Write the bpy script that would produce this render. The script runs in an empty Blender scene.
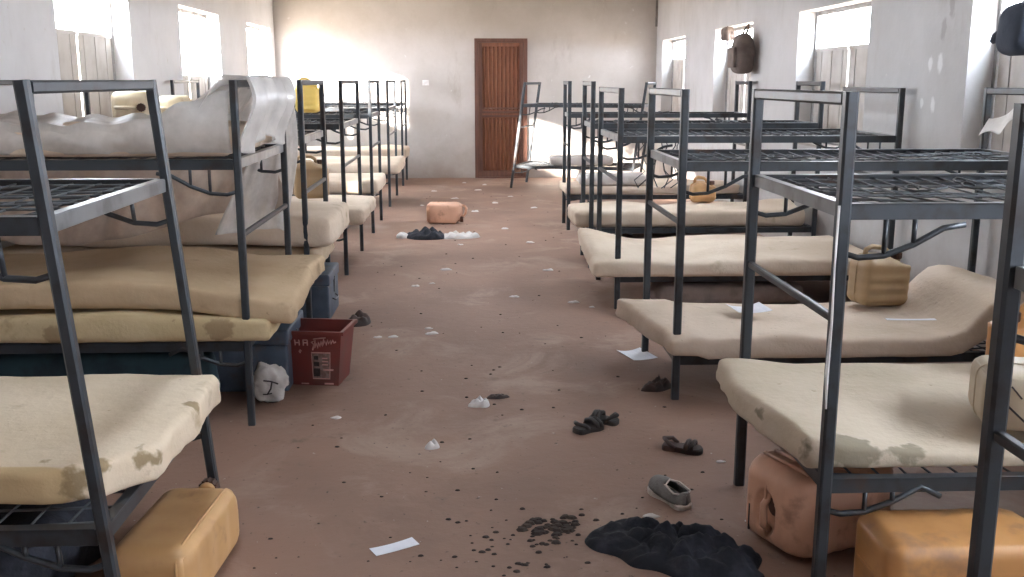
import bpy, bmesh, math, random
from mathutils import Vector, Matrix, noise
from math import pi, sin, cos, radians as R

random.seed(7)
S = bpy.context.scene
COL = S.collection

# ------------------------------------------------------------------ camera
cam_d = bpy.data.cameras.new('camera')
cam = bpy.data.objects.new('camera', cam_d)
COL.objects.link(cam)
cam_d.sensor_width = 36.0
cam_d.lens = 36.0 * 1000.0 / 1024.0
cam_d.clip_start = 0.05
TH = math.atan(.2085)
PS = math.atan(.042 * cos(TH))
cam.location = (0, 0, 1.5)
cam.rotation_euler = (pi / 2 - TH, 0, -PS)
S.camera = cam

# ------------------------------------------------------------------ world
W = bpy.data.worlds.new('sky')
S.world = W
W.use_nodes = True
wn = W.node_tree
wn.nodes.clear()
wo = wn.nodes.new('ShaderNodeOutputWorld')
wb = wn.nodes.new('ShaderNodeBackground')
tc = wn.nodes.new('ShaderNodeTexCoord')
sx = wn.nodes.new('ShaderNodeSeparateXYZ')
cr = wn.nodes.new('ShaderNodeValToRGB')
cr.color_ramp.elements[0].position = 0.0
cr.color_ramp.elements[0].color = (0.88, 0.91, 1.0, 1)
cr.color_ramp.elements[1].position = 0.5
cr.color_ramp.elements[1].color = (0.78, 0.88, 1.0, 1)
wn.links.new(tc.outputs['Generated'], sx.inputs[0])
wn.links.new(sx.outputs['Z'], cr.inputs[0])
wn.links.new(cr.outputs[0], wb.inputs['Color'])
wb.inputs['Strength'].default_value = 12.5
wn.links.new(wb.outputs[0], wo.inputs[0])

# ------------------------------------------------------------------ sun (low, from the left windows)
sd = bpy.data.lights.new('sun', 'SUN')
sun = bpy.data.objects.new('sun', sd)
COL.objects.link(sun)
sd.energy = 24.0
sd.angle = R(2.0)
sd.color = (1.0, 0.93, 0.84)
sun.rotation_euler = Vector((1.0, .87, -.33)).to_track_quat('-Z', 'Y').to_euler()
sun.location = (-12, -8, 6)

# ------------------------------------------------------------------ exposure
S.view_settings.view_transform = 'Standard'
S.view_settings.look = 'None'
S.view_settings.gamma = 1.0
S.view_settings.use_curve_mapping = False
S.view_settings.exposure = 1.9
S.cycles.max_bounces = 10
S.cycles.diffuse_bounces = 7
S.cycles.transparent_max_bounces = 12
S.cycles.sample_clamp_indirect = 8
S.cycles.use_denoising = True

XL, XR, YB, YF, ZC = -2.95, 2.87, 15.7, -3.0, 3.05
WT = .2
WIN_L = [(-1.9, -.3), (1.2, 2.8), (4.3, 5.9), (7.5, 9.1), (10.65, 12.3), (13.8, 15.40)]
WIN_R = [(-1.9, -.3), (1.2, 2.8), (4.25, 5.8), (7.3, 8.9), (10.35, 11.95), (13.6, 15.2)]
SILL, LT_L, LT_R = .95, 2.25, 2.08

# portals in the window openings and in the added roof openings
def portal(loc, rot, sx_, sy_):
    d = bpy.data.lights.new('window_daylight', 'AREA')
    d.shape = 'RECTANGLE'; d.size = sx_; d.size_y = sy_
    d.cycles.is_portal = True
    o = bpy.data.objects.new('window_daylight', d)
    COL.objects.link(o)
    o.location = loc; o.rotation_euler = rot
for a, b in WIN_L:
    portal((XL - WT - .02, (a + b) / 2, (SILL + LT_L) / 2), (0, -pi / 2, 0), LT_L - SILL, b - a)
for a, b in WIN_R:
    portal((XR + WT + .02, (a + b) / 2, (SILL + LT_R) / 2), (0, pi / 2, 0), LT_R - SILL, b - a)

ROOF_ADDED = [(-1.05, -.70, 2.7, 3.5), (1.5, 1.9, 6.0, 7.0), (-.30, .25, 9.2, 10.4)]  # unseen roof openings, added to light the floor and beds from above
for x0, x1, y0, y1 in ROOF_ADDED:
    portal(((x0 + x1) / 2, (y0 + y1) / 2, ZC + .42), (0, 0, 0), x1 - x0, y1 - y0)

# ================================================================== materials
def newmat(name):
    m = bpy.data.materials.new(name)
    m.use_nodes = True
    nt = m.node_tree
    b = nt.nodes['Principled BSDF']
    return m, nt, b

def lnk(nt, a, b): nt.links.new(a, b)

def mixc(nt, fac, c1, c2):
    n = nt.nodes.new('ShaderNodeMix'); n.data_type = 'RGBA'
    for sock, v in ((n.inputs[0], fac), (n.inputs[6], c1), (n.inputs[7], c2)):
        if hasattr(v, 'links'): lnk(nt, v, sock)
        elif isinstance(v, (int, float)): sock.default_value = v
        else: sock.default_value = (*v, 1)
    return n.outputs[2]

def nz(nt, scale, detail=4, rough=.55, stretch=None, dist=0.0, off=(0, 0, 0)):
    t = nt.nodes.new('ShaderNodeTexCoord')
    mp = nt.nodes.new('ShaderNodeMapping')
    mp.inputs['Scale'].default_value = stretch or (1, 1, 1)
    mp.inputs['Location'].default_value = off
    lnk(nt, t.outputs['Object'], mp.inputs[0])
    n = nt.nodes.new('ShaderNodeTexNoise')
    n.inputs['Scale'].default_value = scale
    n.inputs['Detail'].default_value = detail
    n.inputs['Roughness'].default_value = rough
    n.inputs['Distortion'].default_value = dist
    lnk(nt, mp.outputs[0], n.inputs['Vector'])
    return n.outputs['Fac']

def ramp(nt, v, lo, hi):
    n = nt.nodes.new('ShaderNodeMapRange')
    n.interpolation_type = 'SMOOTHSTEP'
    n.inputs[1].default_value = lo; n.inputs[2].default_value = hi
    lnk(nt, v, n.inputs[0])
    return n.outputs[0]

def bump(nt, b, h, s=.3, d=.01):
    n = nt.nodes.new('ShaderNodeBump')
    n.inputs['Strength'].default_value = s; n.inputs['Distance'].default_value = d
    lnk(nt, h, n.inputs['Height']); lnk(nt, n.outputs[0], b.inputs['Normal'])

def mat(name, c, c2=None, scale=6, lo=.4, hi=.65, rough=.6, metal=0, bm=0, bscale=40, c3=None, s3=2.0, lo3=.55, hi3=.72, stretch=None, spec=.5, dist=0.0):
    m, nt, b = newmat(name)
    b.inputs['Roughness'].default_value = rough
    b.inputs['Metallic'].default_value = metal
    b.inputs['Specular IOR Level'].default_value = spec
    b.inputs['Base Color'].default_value = (*c, 1)
    if c2:
        out = mixc(nt, ramp(nt, nz(nt, scale, stretch=stretch, dist=dist), lo, hi), c, c2)
        if c3: out = mixc(nt, ramp(nt, nz(nt, s3, 5, off=(3.1, 7.7, 1.3)), lo3, hi3), out, c3)
        lnk(nt, out, b.inputs['Base Color'])
    if bm: bump(nt, b, nz(nt, bscale, 5), bm)
    return m

M = {}
M['steel'] = mat('painted_steel', (.048, .056, .065), (.034, .029, .028), 9, .45, .7, .38, .35, c3=(.075, .045, .033), s3=5, lo3=.6, hi3=.75)
M['deck'] = mat('bed_wire', (.085, .095, .105), (.05, .045, .045), 14, .4, .7, .6, .2)
M['endrail'] = mat('pale_worn_steel', (.20, .21, .22), (.10, .10, .105), 7, .45, .7, .35, .3)
M['ceiling'] = mat('ceiling_board', (.52, .51, .49), (.44, .42, .39), 1.2, .4, .7, .9)
M['frame'] = mat('window_steel', (.33, .33, .34), (.22, .2, .18), 8, .4, .7, .5, .2)
M['shutter'] = mat('pale_shutter_sheet', (.55, .52, .49), (.42, .38, .34), 3, .4, .7, .6)
M['outside'] = mat('dry_ground', (.42, .33, .24), (.34, .26, .19), 1, .4, .7, .95)
M['plastic_cloth'] = None
M['paper'] = mat('paper', (.72, .72, .76), (.6, .6, .65), 6, .4, .7, .8)
M['scrap'] = mat('scrap_paper', (.62, .58, .56), (.5, .44, .42), 12, .4, .7, .85)
M['black_cloth'] = mat('black_cloth', (.012, .013, .018), (.03, .032, .045), 12, .45, .7, .8, bm=.4, bscale=60, spec=.3)
M['dark_rubber'] = mat('dark_rubber', (.02, .014, .014), (.035, .025, .02), 15, .4, .7, .6)
M['brown_leather'] = mat('brown_leather', (.045, .018, .013), (.02, .012, .01), 18, .4, .7, .6)
M['char'] = mat('soil_crumbs', (.035, .024, .02), (.06, .04, .03), 20, .4, .7, .9)
M['cap_grey'] = mat('grey_canvas', (.20, .19, .18), (.14, .13, .12), 25, .4, .7, .85, bm=.3, bscale=90)
M['white_rubber'] = mat('white_rubber', (.6, .55, .5), (.4, .35, .3), 20, .4, .7, .7)
M['blue_paint'] = mat('blue_trunk_paint', (.095, .125, .175), (.06, .08, .11), 7, .4, .7, .45, .2, c3=(.10, .09, .09), s3=9)
M['teal_cloth'] = mat('teal_cloth', (.02, .05, .065), (.012, .025, .035), 9, .4, .7, .85)
M['bag_brown'] = mat('grey_brown_canvas', (.16, .125, .11), (.11, .085, .075), 8, .4, .7, .9, bm=.3)
M['bag_blue'] = mat('slate_blue_cloth', (.06, .075, .105), (.045, .055, .08), 8, .4, .7, .9, bm=.3)
M['grey_blanket'] = mat('dusty_pink_blanket', (.26, .20, .175), (.19, .145, .125), 8, .4, .7, .95, bm=.3)
M['bin_red'] = mat('red_bin_plastic', (.17, .032, .026), (.12, .045, .038), 6, .4, .7, .45)
M['bin_print'] = mat('pale_pink_print', (.55, .30, .27), (.4, .2, .18), 40, .4, .7, .6)
M['bin_label'] = mat('faded_label', (.17, .10, .085), (.24, .17, .15), 40, .45, .6, .6)
M['bin_dark'] = mat('dark_print', (.02, .012, .012), (.04, .03, .03), 40, .4, .7, .6)
M['can_white'] = mat('white_can_plastic', (.52, .43, .31), (.44, .35, .25), 5, .4, .7, .5)
M['can_cream'] = mat('cream_can_plastic', (.72, .60, .42), (.6, .5, .35), 5, .4, .7, .5)
M['can_orange'] = mat('orange_can_plastic', (.60, .30, .11), (.48, .23, .085), 4, .4, .7, .42, c3=(.38, .20, .10), s3=7)
M['can_amber'] = mat('amber_can_plastic', (.58, .34, .15), (.48, .27, .12), 4, .4, .7, .45, c3=(.36, .19, .09), s3=6)
M['can_tan'] = mat('tan_can_plastic', (.42, .29, .16), (.34, .23, .13), 4, .4, .7, .5)
M['can_pink'] = mat('dusty_pink_can_plastic', (.66, .38, .26), (.54, .30, .20), 5, .4, .7, .5, c3=(.32, .17, .11), s3=8)
M['can_yellow'] = mat('yellow_can_plastic', (.70, .50, .12), (.6, .42, .10), 4, .4, .7, .45)
M['cap'] = mat('dark_can_cap', (.10, .045, .03), (.06, .03, .02), 20, .4, .7, .5)
M['cloth_white'] = mat('dusty_white_cloth', (.60, .56, .53), (.48, .43, .40), 6, .4, .7, .9, bm=.3)
M['outlet'] = mat('white_outlet_plastic', (.75, .72, .70), (.6, .57, .55), 20, .4, .7, .5)
M['pipe'] = mat('grey_conduit', (.20, .18, .17), (.15, .13, .12), 10, .4, .7, .7)

def wall_mat(name='grey_lavender_plaster', ca=(.65, .64, .645), cb=(.55, .535, .54), cc=(.49, .46, .44), spots=()):
    m, nt, b = newmat(name)
    b.inputs['Roughness'].default_value = .85
    base = mixc(nt, ramp(nt, nz(nt, .8, 6, .65), .35, .7), ca, cb)
    base = mixc(nt, ramp(nt, nz(nt, 2.2, 6, .7, stretch=(1, 1, .35), off=(5, 2, 1)), .56, .80), base, cc)
    # scuffs
    base = mixc(nt, ramp(nt, nz(nt, 9, 4, .6, off=(9, 4, 2)), .68, .76), base, (.62, .60, .58))
    for (x, y, z, rr, sz, sc) in spots:
        t = nt.nodes.new('ShaderNodeTexCoord'); mp = nt.nodes.new('ShaderNodeMapping')
        mp.inputs['Location'].default_value = (-x, -y, -z * sz); mp.inputs['Scale'].default_value = (1, 1, sz)
        lnk(nt, t.outputs['Object'], mp.inputs[0])
        ln = nt.nodes.new('ShaderNodeVectorMath'); ln.operation = 'LENGTH'; lnk(nt, mp.outputs[0], ln.inputs[0])
        a = nt.nodes.new('ShaderNodeMath'); a.operation = 'MULTIPLY_ADD'; a.inputs[1].default_value = rr * 1.2
        lnk(nt, nz(nt, 20, 3), a.inputs[0]); lnk(nt, ln.outputs['Value'], a.inputs[2])
        mr = nt.nodes.new('ShaderNodeMapRange'); mr.inputs[1].default_value = rr * 1.2; mr.inputs[2].default_value = rr * 1.6
        mr.inputs[3].default_value = .6; mr.inputs[4].default_value = 0
        lnk(nt, a.outputs[0], mr.inputs[0]); base = mixc(nt, mr.outputs[0], base, sc)
    # dirt tide mark near the floor
    t = nt.nodes.new('ShaderNodeTexCoord'); s = nt.nodes.new('ShaderNodeSeparateXYZ')
    lnk(nt, t.outputs['Object'], s.inputs[0])
    ad = nt.nodes.new('ShaderNodeMath'); ad.operation = 'ADD'
    nn = nz(nt, 3, 5, .6)
    lnk(nt, s.outputs['Z'], ad.inputs[0]); lnk(nt, nn, ad.inputs[1])
    mr = nt.nodes.new('ShaderNodeMapRange'); mr.inputs[1].default_value = .55; mr.inputs[2].default_value = 1.15
    mr.inputs[3].default_value = .55; mr.inputs[4].default_value = 0
    lnk(nt, ad.outputs[0], mr.inputs[0])
    base = mixc(nt, mr.outputs[0], base, (.30, .23, .18))
    lnk(nt, base, b.inputs['Base Color'])
    bump(nt, b, nz(nt, 14, 6, .6), .25, .01)
    return m
M['wall'] = wall_mat()
M['wall_l'] = wall_mat('pale_plaster', (.74, .74, .75), (.64, .635, .64), (.56, .54, .52))  # same paint as the other walls, its brighter light put into the colour
M['wall_b'] = wall_mat('stained_back_plaster', (.56, .52, .49), (.46, .42, .38), (.38, .33, .285))
WC, DC = (.85, .85, .85), (.33, .30, .30)
M['wall_r'] = wall_mat('chipped_plaster', (.58, .57, .57), (.49, .48, .475), (.43, .405, .385), spots=[(2.87, 6.28, 1.60, .035, .7, WC), (2.87, 6.15, 1.60, .04, .6, WC), (2.87, 6.36, 1.36, .03, .8, WC), (2.87, 6.2, 1.35, .035, .7, WC),
    (2.87, 6.05, 1.98, .05, .4, DC), (2.87, 6.14, 1.80, .04, .5, DC)])  # real chips and drips; base toned down for the dimmer light here

def floor_mat():
    m, nt, b = newmat('dusty_concrete')
    b.inputs['Roughness'].default_value = .62
    b.inputs['Specular IOR Level'].default_value = .3
    base = mixc(nt, ramp(nt, nz(nt, .55, 6, .6), .35, .68), (.27, .162, .118), (.19, .115, .085))
    base = mixc(nt, ramp(nt, nz(nt, 1.7, 6, .65, off=(4, 8, 1), dist=.6), .5, .72), base, (.32, .22, .17))
    base = mixc(nt, ramp(nt, nz(nt, 6, 6, .7, off=(1, 3, 9)), .58, .80), base, (.14, .095, .07))
    base = mixc(nt, ramp(nt, nz(nt, 38, 3, .6), .66, .72), base, (.09, .06, .045))
    base = mixc(nt, ramp(nt, nz(nt, 30, 3, .6, off=(7, 7, 7)), .71, .75), base, (.42, .37, .34))
    lnk(nt, base, b.inputs['Base Color'])
    bump(nt, b, nz(nt, 18, 6, .65), .3, .01)
    return m
M['floor'] = floor_mat()

def foam_mat(name, base, base2, dirt, patches=(), dark=(.20, .13, .06), side=None):
    """mattress foam; patches: torn spots (x, y, z, r) in the mattress's own coordinates"""
    m, nt, b = newmat(name)
    b.inputs['Roughness'].default_value = .9
    b.inputs['Specular IOR Level'].default_value = .2
    c = mixc(nt, ramp(nt, nz(nt, 2.2, 5, .6), .38, .66), base, base2)
    c = mixc(nt, ramp(nt, nz(nt, 4.5, 5, .65, off=(2, 6, 3)), .60, .78), c, dirt)
    c = mixc(nt, ramp(nt, nz(nt, 26, 3, .6, off=(8, 1, 3)), .70, .76), c, dirt)
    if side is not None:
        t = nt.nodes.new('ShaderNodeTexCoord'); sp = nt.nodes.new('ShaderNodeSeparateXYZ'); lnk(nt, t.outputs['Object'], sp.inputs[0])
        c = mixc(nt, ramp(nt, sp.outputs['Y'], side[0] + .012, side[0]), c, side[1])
    for (x, y, z, r) in patches:
        t = nt.nodes.new('ShaderNodeTexCoord')
        d = nt.nodes.new('ShaderNodeVectorMath'); d.operation = 'DISTANCE'
        d.inputs[1].default_value = (x, y, z)
        lnk(nt, t.outputs['Object'], d.inputs[0])
        n = nz(nt, 18, 3)
        a = nt.nodes.new('ShaderNodeMath'); a.operation = 'MULTIPLY_ADD'; a.inputs[1].default_value = .12
        lnk(nt, n, a.inputs[0]); lnk(nt, d.outputs['Value'], a.inputs[2])
        mr = nt.nodes.new('ShaderNodeMapRange')
        mr.inputs[1].default_value = r + .055; mr.inputs[2].default_value = r + .07
        mr.inputs[3].default_value = .85; mr.inputs[4].default_value = 0
        lnk(nt, a.outputs[0], mr.inputs[0])
        c = mixc(nt, mr.outputs[0], c, dark)
    lnk(nt, c, b.inputs['Base Color'])
    bump(nt, b, nz(nt, 30, 5, .6), .35, .01)
    return m
FB, FB2, FD = (.58, .46, .34), (.50, .38, .25), (.34, .26, .16)
M['foam_bright'] = foam_mat('cream_foam', (.66, .55, .44), (.58, .46, .35), (.42, .33, .22))
M['foam'] = foam_mat('yellowed_foam', FB, FB2, FD)
M['foam_grey'] = foam_mat('grey_cream_foam', (.62, .50, .40), (.54, .43, .33), (.40, .31, .24))
M['foam_yellow'] = foam_mat('ochre_foam', (.54, .40, .26), (.47, .34, .21), (.34, .24, .15))

def clear_plastic(name, col, alpha):
    m, nt, b = newmat(name)
    nt.nodes.remove(b)
    out = nt.nodes['Material Output']
    tr = nt.nodes.new('ShaderNodeBsdfTransparent')
    df = nt.nodes.new('ShaderNodeBsdfDiffuse'); df.inputs[0].default_value = (*col, 1)
    tl = nt.nodes.new('ShaderNodeBsdfTranslucent'); tl.inputs[0].default_value = (*col, 1)
    gl = nt.nodes.new('ShaderNodeBsdfGlossy'); gl.inputs['Roughness'].default_value = .3
    a = nt.nodes.new('ShaderNodeMixShader'); a.inputs[0].default_value = .5
    lnk(nt, df.outputs[0], a.inputs[1]); lnk(nt, tl.outputs[0], a.inputs[2])
    c = nt.nodes.new('ShaderNodeMixShader'); c.inputs[0].default_value = .12
    lnk(nt, a.outputs[0], c.inputs[1]); lnk(nt, gl.outputs[0], c.inputs[2])
    d = nt.nodes.new('ShaderNodeMixShader')
    n = nz(nt, 5, 5, .6)
    mr = nt.nodes.new('ShaderNodeMapRange'); mr.inputs[1].default_value = .3; mr.inputs[2].default_value = .7
    mr.inputs[3].default_value = alpha - .15; mr.inputs[4].default_value = min(1, alpha + .2)
    lnk(nt, n, mr.inputs[0]); lnk(nt, mr.outputs[0], d.inputs[0])
    lnk(nt, tr.outputs[0], d.inputs[1]); lnk(nt, c.outputs[0], d.inputs[2])
    lnk(nt, d.outputs[0], out.inputs[0])
    return m
M['film'] = clear_plastic('milky_plastic_film', (.88, .86, .84), .6)
M['film_dense'] = clear_plastic('bunched_plastic_film', (.90, .88, .86), .75)
M['net'] = clear_plastic('dusty_net', (.62, .50, .42), .68)

def wood_mat(name, a, b_):
    m, nt, b = newmat(name)
    b.inputs['Roughness'].default_value = .5
    c = mixc(nt, ramp(nt, nz(nt, 5, 5, .6, stretch=(8, 8, .6)), .35, .65), a, b_)
    c = mixc(nt, ramp(nt, nz(nt, 2.0, 5, .6, off=(3, 3, 3)), .55, .75), c, (.34, .17, .10))
    lnk(nt, c, b.inputs['Base Color'])
    return m
M['door'] = wood_mat('red_brown_wood', (.27, .105, .055), (.18, .068, .038))
M['door_dark'] = wood_mat('dark_brown_wood', (.14, .06, .038), (.10, .042, .028))

# ================================================================== mesh helpers
def tag(o, label=None, cat=None, group=None, kind=None):
    if label: o['label'] = label
    if cat: o['category'] = cat
    if group: o['group'] = group
    if kind: o['kind'] = kind
    return o

def empty(name, loc, rot=(0, 0, 0), label=None, cat=None, group=None):
    o = bpy.data.objects.new(name, None)
    o.empty_display_size = .05
    COL.objects.link(o)
    o.location = loc; o.rotation_euler = rot
    return tag(o, label, cat, group)

class MB:
    def __init__(s): s.v = []; s.f = []
    def add(s, vs, fs):
        n = len(s.v); s.v += [tuple(v) for v in vs]; s.f += [tuple(i + n for i in f) for f in fs]; return s
    def box(s, a, b):
        x0, x1 = sorted((a[0], b[0])); y0, y1 = sorted((a[1], b[1])); z0, z1 = sorted((a[2], b[2]))
        vs = [(x, y, z) for z in (z0, z1) for y in (y0, y1) for x in (x0, x1)]
        return s.add(vs, [(0, 2, 3, 1), (4, 5, 7, 6), (0, 1, 5, 4), (2, 6, 7, 3), (0, 4, 6, 2), (1, 3, 7, 5)])
    def bar(s, p, q, w, h=None, upv=(0, 0, 1), ch=.18):
        """square tube p->q with chamfered corners"""
        h = h or w
        p = Vector(p); q = Vector(q); d = (q - p).normalized(); u = Vector(upv)
        if abs(d.dot(u)) > .95: u = Vector((0, 1, 0))
        a = d.cross(u).normalized(); b = a.cross(d).normalized()
        c = ch * min(w, h) ; W2 = w / 2; H2 = h / 2
        prof = [(-W2 + c, -H2), (W2 - c, -H2), (W2, -H2 + c), (W2, H2 - c), (W2 - c, H2), (-W2 + c, H2), (-W2, H2 - c), (-W2, -H2 + c)]
        vs = [p + a * x + b * y for x, y in prof] + [q + a * x + b * y for x, y in prof]
        n = 8
        fs = [(i, (i + 1) % n, (i + 1) % n + n, i + n) for i in range(n)] + [tuple(range(n))[::-1], tuple(range(n, 2 * n))]
        return s.add(vs, fs)
    def tube(s, pts, r, n=8, closed=False):
        pts = [Vector(p) for p in pts]; m = len(pts); rings = []
        ref = None
        for i, p in enumerate(pts):
            if closed: d = pts[(i + 1) % m] - pts[i - 1]
            else: d = pts[min(i + 1, m - 1)] - pts[max(i - 1, 0)]
            d.normalize()
            if ref is None:
                ref = Vector((0, 0, 1)) if abs(d.z) < .9 else Vector((1, 0, 0))
            a = d.cross(ref)
            if a.length < 1e-4: a = d.orthogonal()
            a.normalize(); b = a.cross(d).normalized(); ref = b
            rr = r[i] if isinstance(r, (list, tuple)) else r
            rings.append([p + a * rr * cos(2 * pi * k / n) + b * rr * sin(2 * pi * k / n) for k in range(n)])
        vs = [v for rg in rings for v in rg]; fs = []
        for i in range(m if closed else m - 1):
            j = (i + 1) % m
            for k in range(n):
                fs.append((i * n + k, i * n + (k + 1) % n, j * n + (k + 1) % n, j * n + k))
        if not closed: fs += [tuple(range(n))[::-1], tuple(range((m - 1) * n, m * n))]
        return s.add(vs, fs)
    def cyl(s, p, q, r, n=16, r2=None): return s.tube([p, q], [r, r if r2 is None else r2], n)
    def fn(s, f):
        s.v = [tuple(f(Vector(v))) for v in s.v]; return s
    def build(s, name, m, parent=None, smooth=False, loc=None):
        me = bpy.data.meshes.new(name)
        me.from_pydata(s.v, [], s.f)
        bm = bmesh.new(); bm.from_mesh(me)
        bmesh.ops.recalc_face_normals(bm, faces=bm.faces)
        bm.to_mesh(me); bm.free()
        if smooth: me.polygons.foreach_set('use_smooth', [True] * len(me.polygons))
        me.materials.append(m)
        me.update()
        o = bpy.data.objects.new(name, me)
        COL.objects.link(o)
        if parent is not None: o.parent = parent
        if loc: o.location = loc
        return o

def ticks(h, r, n, k=3):
    """sample positions -h..h dense in the rounded ends"""
    core = h - r
    a = [-h + r * (1 - cos(pi / 2 * i / k)) for i in range(k)]
    mid = [-core + 2 * core * i / n for i in range(n + 1)]
    return a + mid + [-x for x in reversed(a)]

def rbox(hx, hy, hz, r, nx=8, ny=6, nz_=2, k=3):
    """closed rounded box; returns verts, faces"""
    r = min(r, hx * .98, hy * .98, hz * .98)
    T = [ticks(hx, r, nx, k), ticks(hy, r, ny, k), ticks(hz, r, nz_, k)]
    H = (hx, hy, hz); idx = {}; vs = []; fs = []
    def vert(c):
        if c in idx: return idx[c]
        p = Vector((T[0][c[0]], T[1][c[1]], T[2][c[2]]))
        q = Vector([max(-H[i] + r, min(H[i] - r, p[i])) for i in range(3)])
        d = p - q
        if d.length > 1e-9: p = q + d.normalized() * r
        idx[c] = len(vs); vs.append(p); return idx[c]
    N = [len(t) - 1 for t in T]
    for ax in range(3):
        b, c = [(1, 2), (2, 0), (0, 1)][ax]
        for side in (0, N[ax]):
            for i in range(N[b]):
                for j in range(N[c]):
                    q = []
                    for di, dj in ((0, 0), (1, 0), (1, 1), (0, 1)):
                        co = [0, 0, 0]; co[ax] = side; co[b] = i + di; co[c] = j + dj
                        q.append(vert(tuple(co)))
                    fs.append(tuple(q) if side else tuple(reversed(q)))
    return vs, fs

def nv(p, s, seed=0.0):
    return noise.noise(Vector((p[0] * s + seed, p[1] * s - seed * 1.7, p[2] * s + seed * .6)))
def smooth01(a, b, x):
    t = max(0, min(1, (x - a) / (b - a))); return t * t * (3 - 2 * t)

# ================================================================== the room
def wall_with_holes(name, x0, x1, wins, z0, z1):
    m = MB()
    m.box((x0, YF, 0), (x1, YB, z0)); m.box((x0, YF, z1), (x1, YB, ZC))
    ys = [YF] + [v for w in wins for v in w] + [YB]
    for i in range(0, len(ys), 2): m.box((x0, ys[i], z0), (x1, ys[i + 1], z1))
    return tag(m.build(name, M['wall']), kind='structure')
wall_with_holes('wall_left', XL - WT, XL, WIN_L, SILL, LT_L).data.materials[0] = M['wall_l']
wall_with_holes('wall_right', XR, XR + WT, WIN_R, SILL, LT_R).data.materials[0] = M['wall_r']
DX0, DX1, DZ = .07, .88, 2.12
m = MB()
m.box((XL - WT, YB, 0), (DX0, YB + WT, ZC)); m.box((DX1, YB, 0), (XR + WT, YB + WT, ZC)); m.box((DX0, YB, DZ), (DX1, YB + WT, ZC))
tag(m.build('wall_back', M['wall_b']), kind='structure')
m = MB()
m.box((XL - WT, YF - WT, 0), (-.45, YF, ZC)); m.box((.45, YF - WT, 0), (XR + WT, YF, ZC)); m.box((-.45, YF - WT, 2.1), (.45, YF, ZC))
tag(m.build('wall_front', M['wall']), kind='structure')
m = MB(); m.box((-.448, YF - .12, .01), (.448, YF - .07, 2.09)); m.box((-.40, YF - .07, .1), (.40, YF - .055, .16)); m.box((-.40, YF - .07, 1.0), (.40, YF - .055, 1.06)); m.box((-.40, YF - .07, 1.9), (.40, YF - .055, 1.96))
tag(m.build('door_2', M['door_dark']), kind='structure')
# floor as a gently uneven slab
m = MB(); m.box((XL - WT, YF - WT, -.12), (XR + WT, YB + WT, 0))
tag(m.build('floor', M['floor']), kind='structure')
m = MB(); yy = YF - WT
for x0, x1, y0, y1 in ROOF_ADDED:  # ceiling cut around the added roof openings
    m.box((XL - WT, yy, ZC), (XR + WT, y0, ZC + .1)); yy = y1
    m.box((XL - WT, y0, ZC), (x0, y1, ZC + .1)); m.box((x1, y0, ZC), (XR + WT, y1, ZC + .1))
    m.box((x0 - .04, y0 - .04, ZC + .1), (x0, y1 + .04, ZC + .4)); m.box((x1, y0 - .04, ZC + .1), (x1 + .04, y1 + .04, ZC + .4))  # curbs added around the openings to keep the low sun out
    m.box((x0, y0 - .04, ZC + .1), (x1, y0, ZC + .4)); m.box((x0, y1, ZC + .1), (x1, y1 + .04, ZC + .4))
m.box((XL - WT, yy, ZC), (XR + WT, YB + WT, ZC + .1))
tag(m.build('ceiling', M['ceiling']), kind='structure')
m = MB(); m.box((-40, -40, -.4), (40, 50, -.2))
tag(m.build('ground', M['outside']), kind='structure')

# skirting lip on the back wall
# windows
wi = 0
def window(side, a, b, zl, shut):
    """steel frame set toward the outside of the wall, lower shutter leaves closed up to height shut"""
    global wi
    wi += 1
    xo = (XL - WT + .03) if side < 0 else (XR + WT - .03)
    rt = tag(empty('window_%d' % wi, (xo, (a + b) / 2, SILL)), kind='structure')
    w = (b - a) / 2; h = zl - SILL
    m = MB(); t = .035
    m.box((-.02, -w, 0), (.02, -w + t, h)); m.box((-.02, w - t, 0), (.02, w, h))
    m.box((-.02, -w + t, h - t), (.02, w - t, h)); m.box((-.02, -w + t, 0), (.02, w - t, t))
    m.build('window_frame', M['frame'], rt)
    if shut > 0:
        for s in (-1, 1):
            y0 = s * (.016 if shut < 1.2 else .001); y1 = s * (w - t - .005)
            m = MB(); m.box((-.008, y0, t), (.008, y1, shut))
            n = 3
            for i in range(n):
                ya = y0 + (y1 - y0) * (i + .5) / n
                m.box((-.014, ya - .012, t), (.014, ya + .012, shut - .002))
            m.box((-.016, y0, shut - .03), (.016, y1, shut))
            m.build('shutter_leaf', M['shutter'], rt)
    m = MB(); sd_ = 1 if side < 0 else -1
    m.box((sd_ * .02, -w + .002, .0), (sd_ * .17, w - .002, .02))
    m.build('window_sill', M['wall'], rt)
SH_L = [1.26, 1.26, 1.26, .93, .6, .5]
SH_R = [.4, .6, .80, .82, .80, .85]
for (a, b), s in zip(WIN_L, SH_L): window(-1, a, b, LT_L, s)
for (a, b), s in zip(WIN_R, SH_R): window(1, a, b, LT_R, s)

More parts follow.
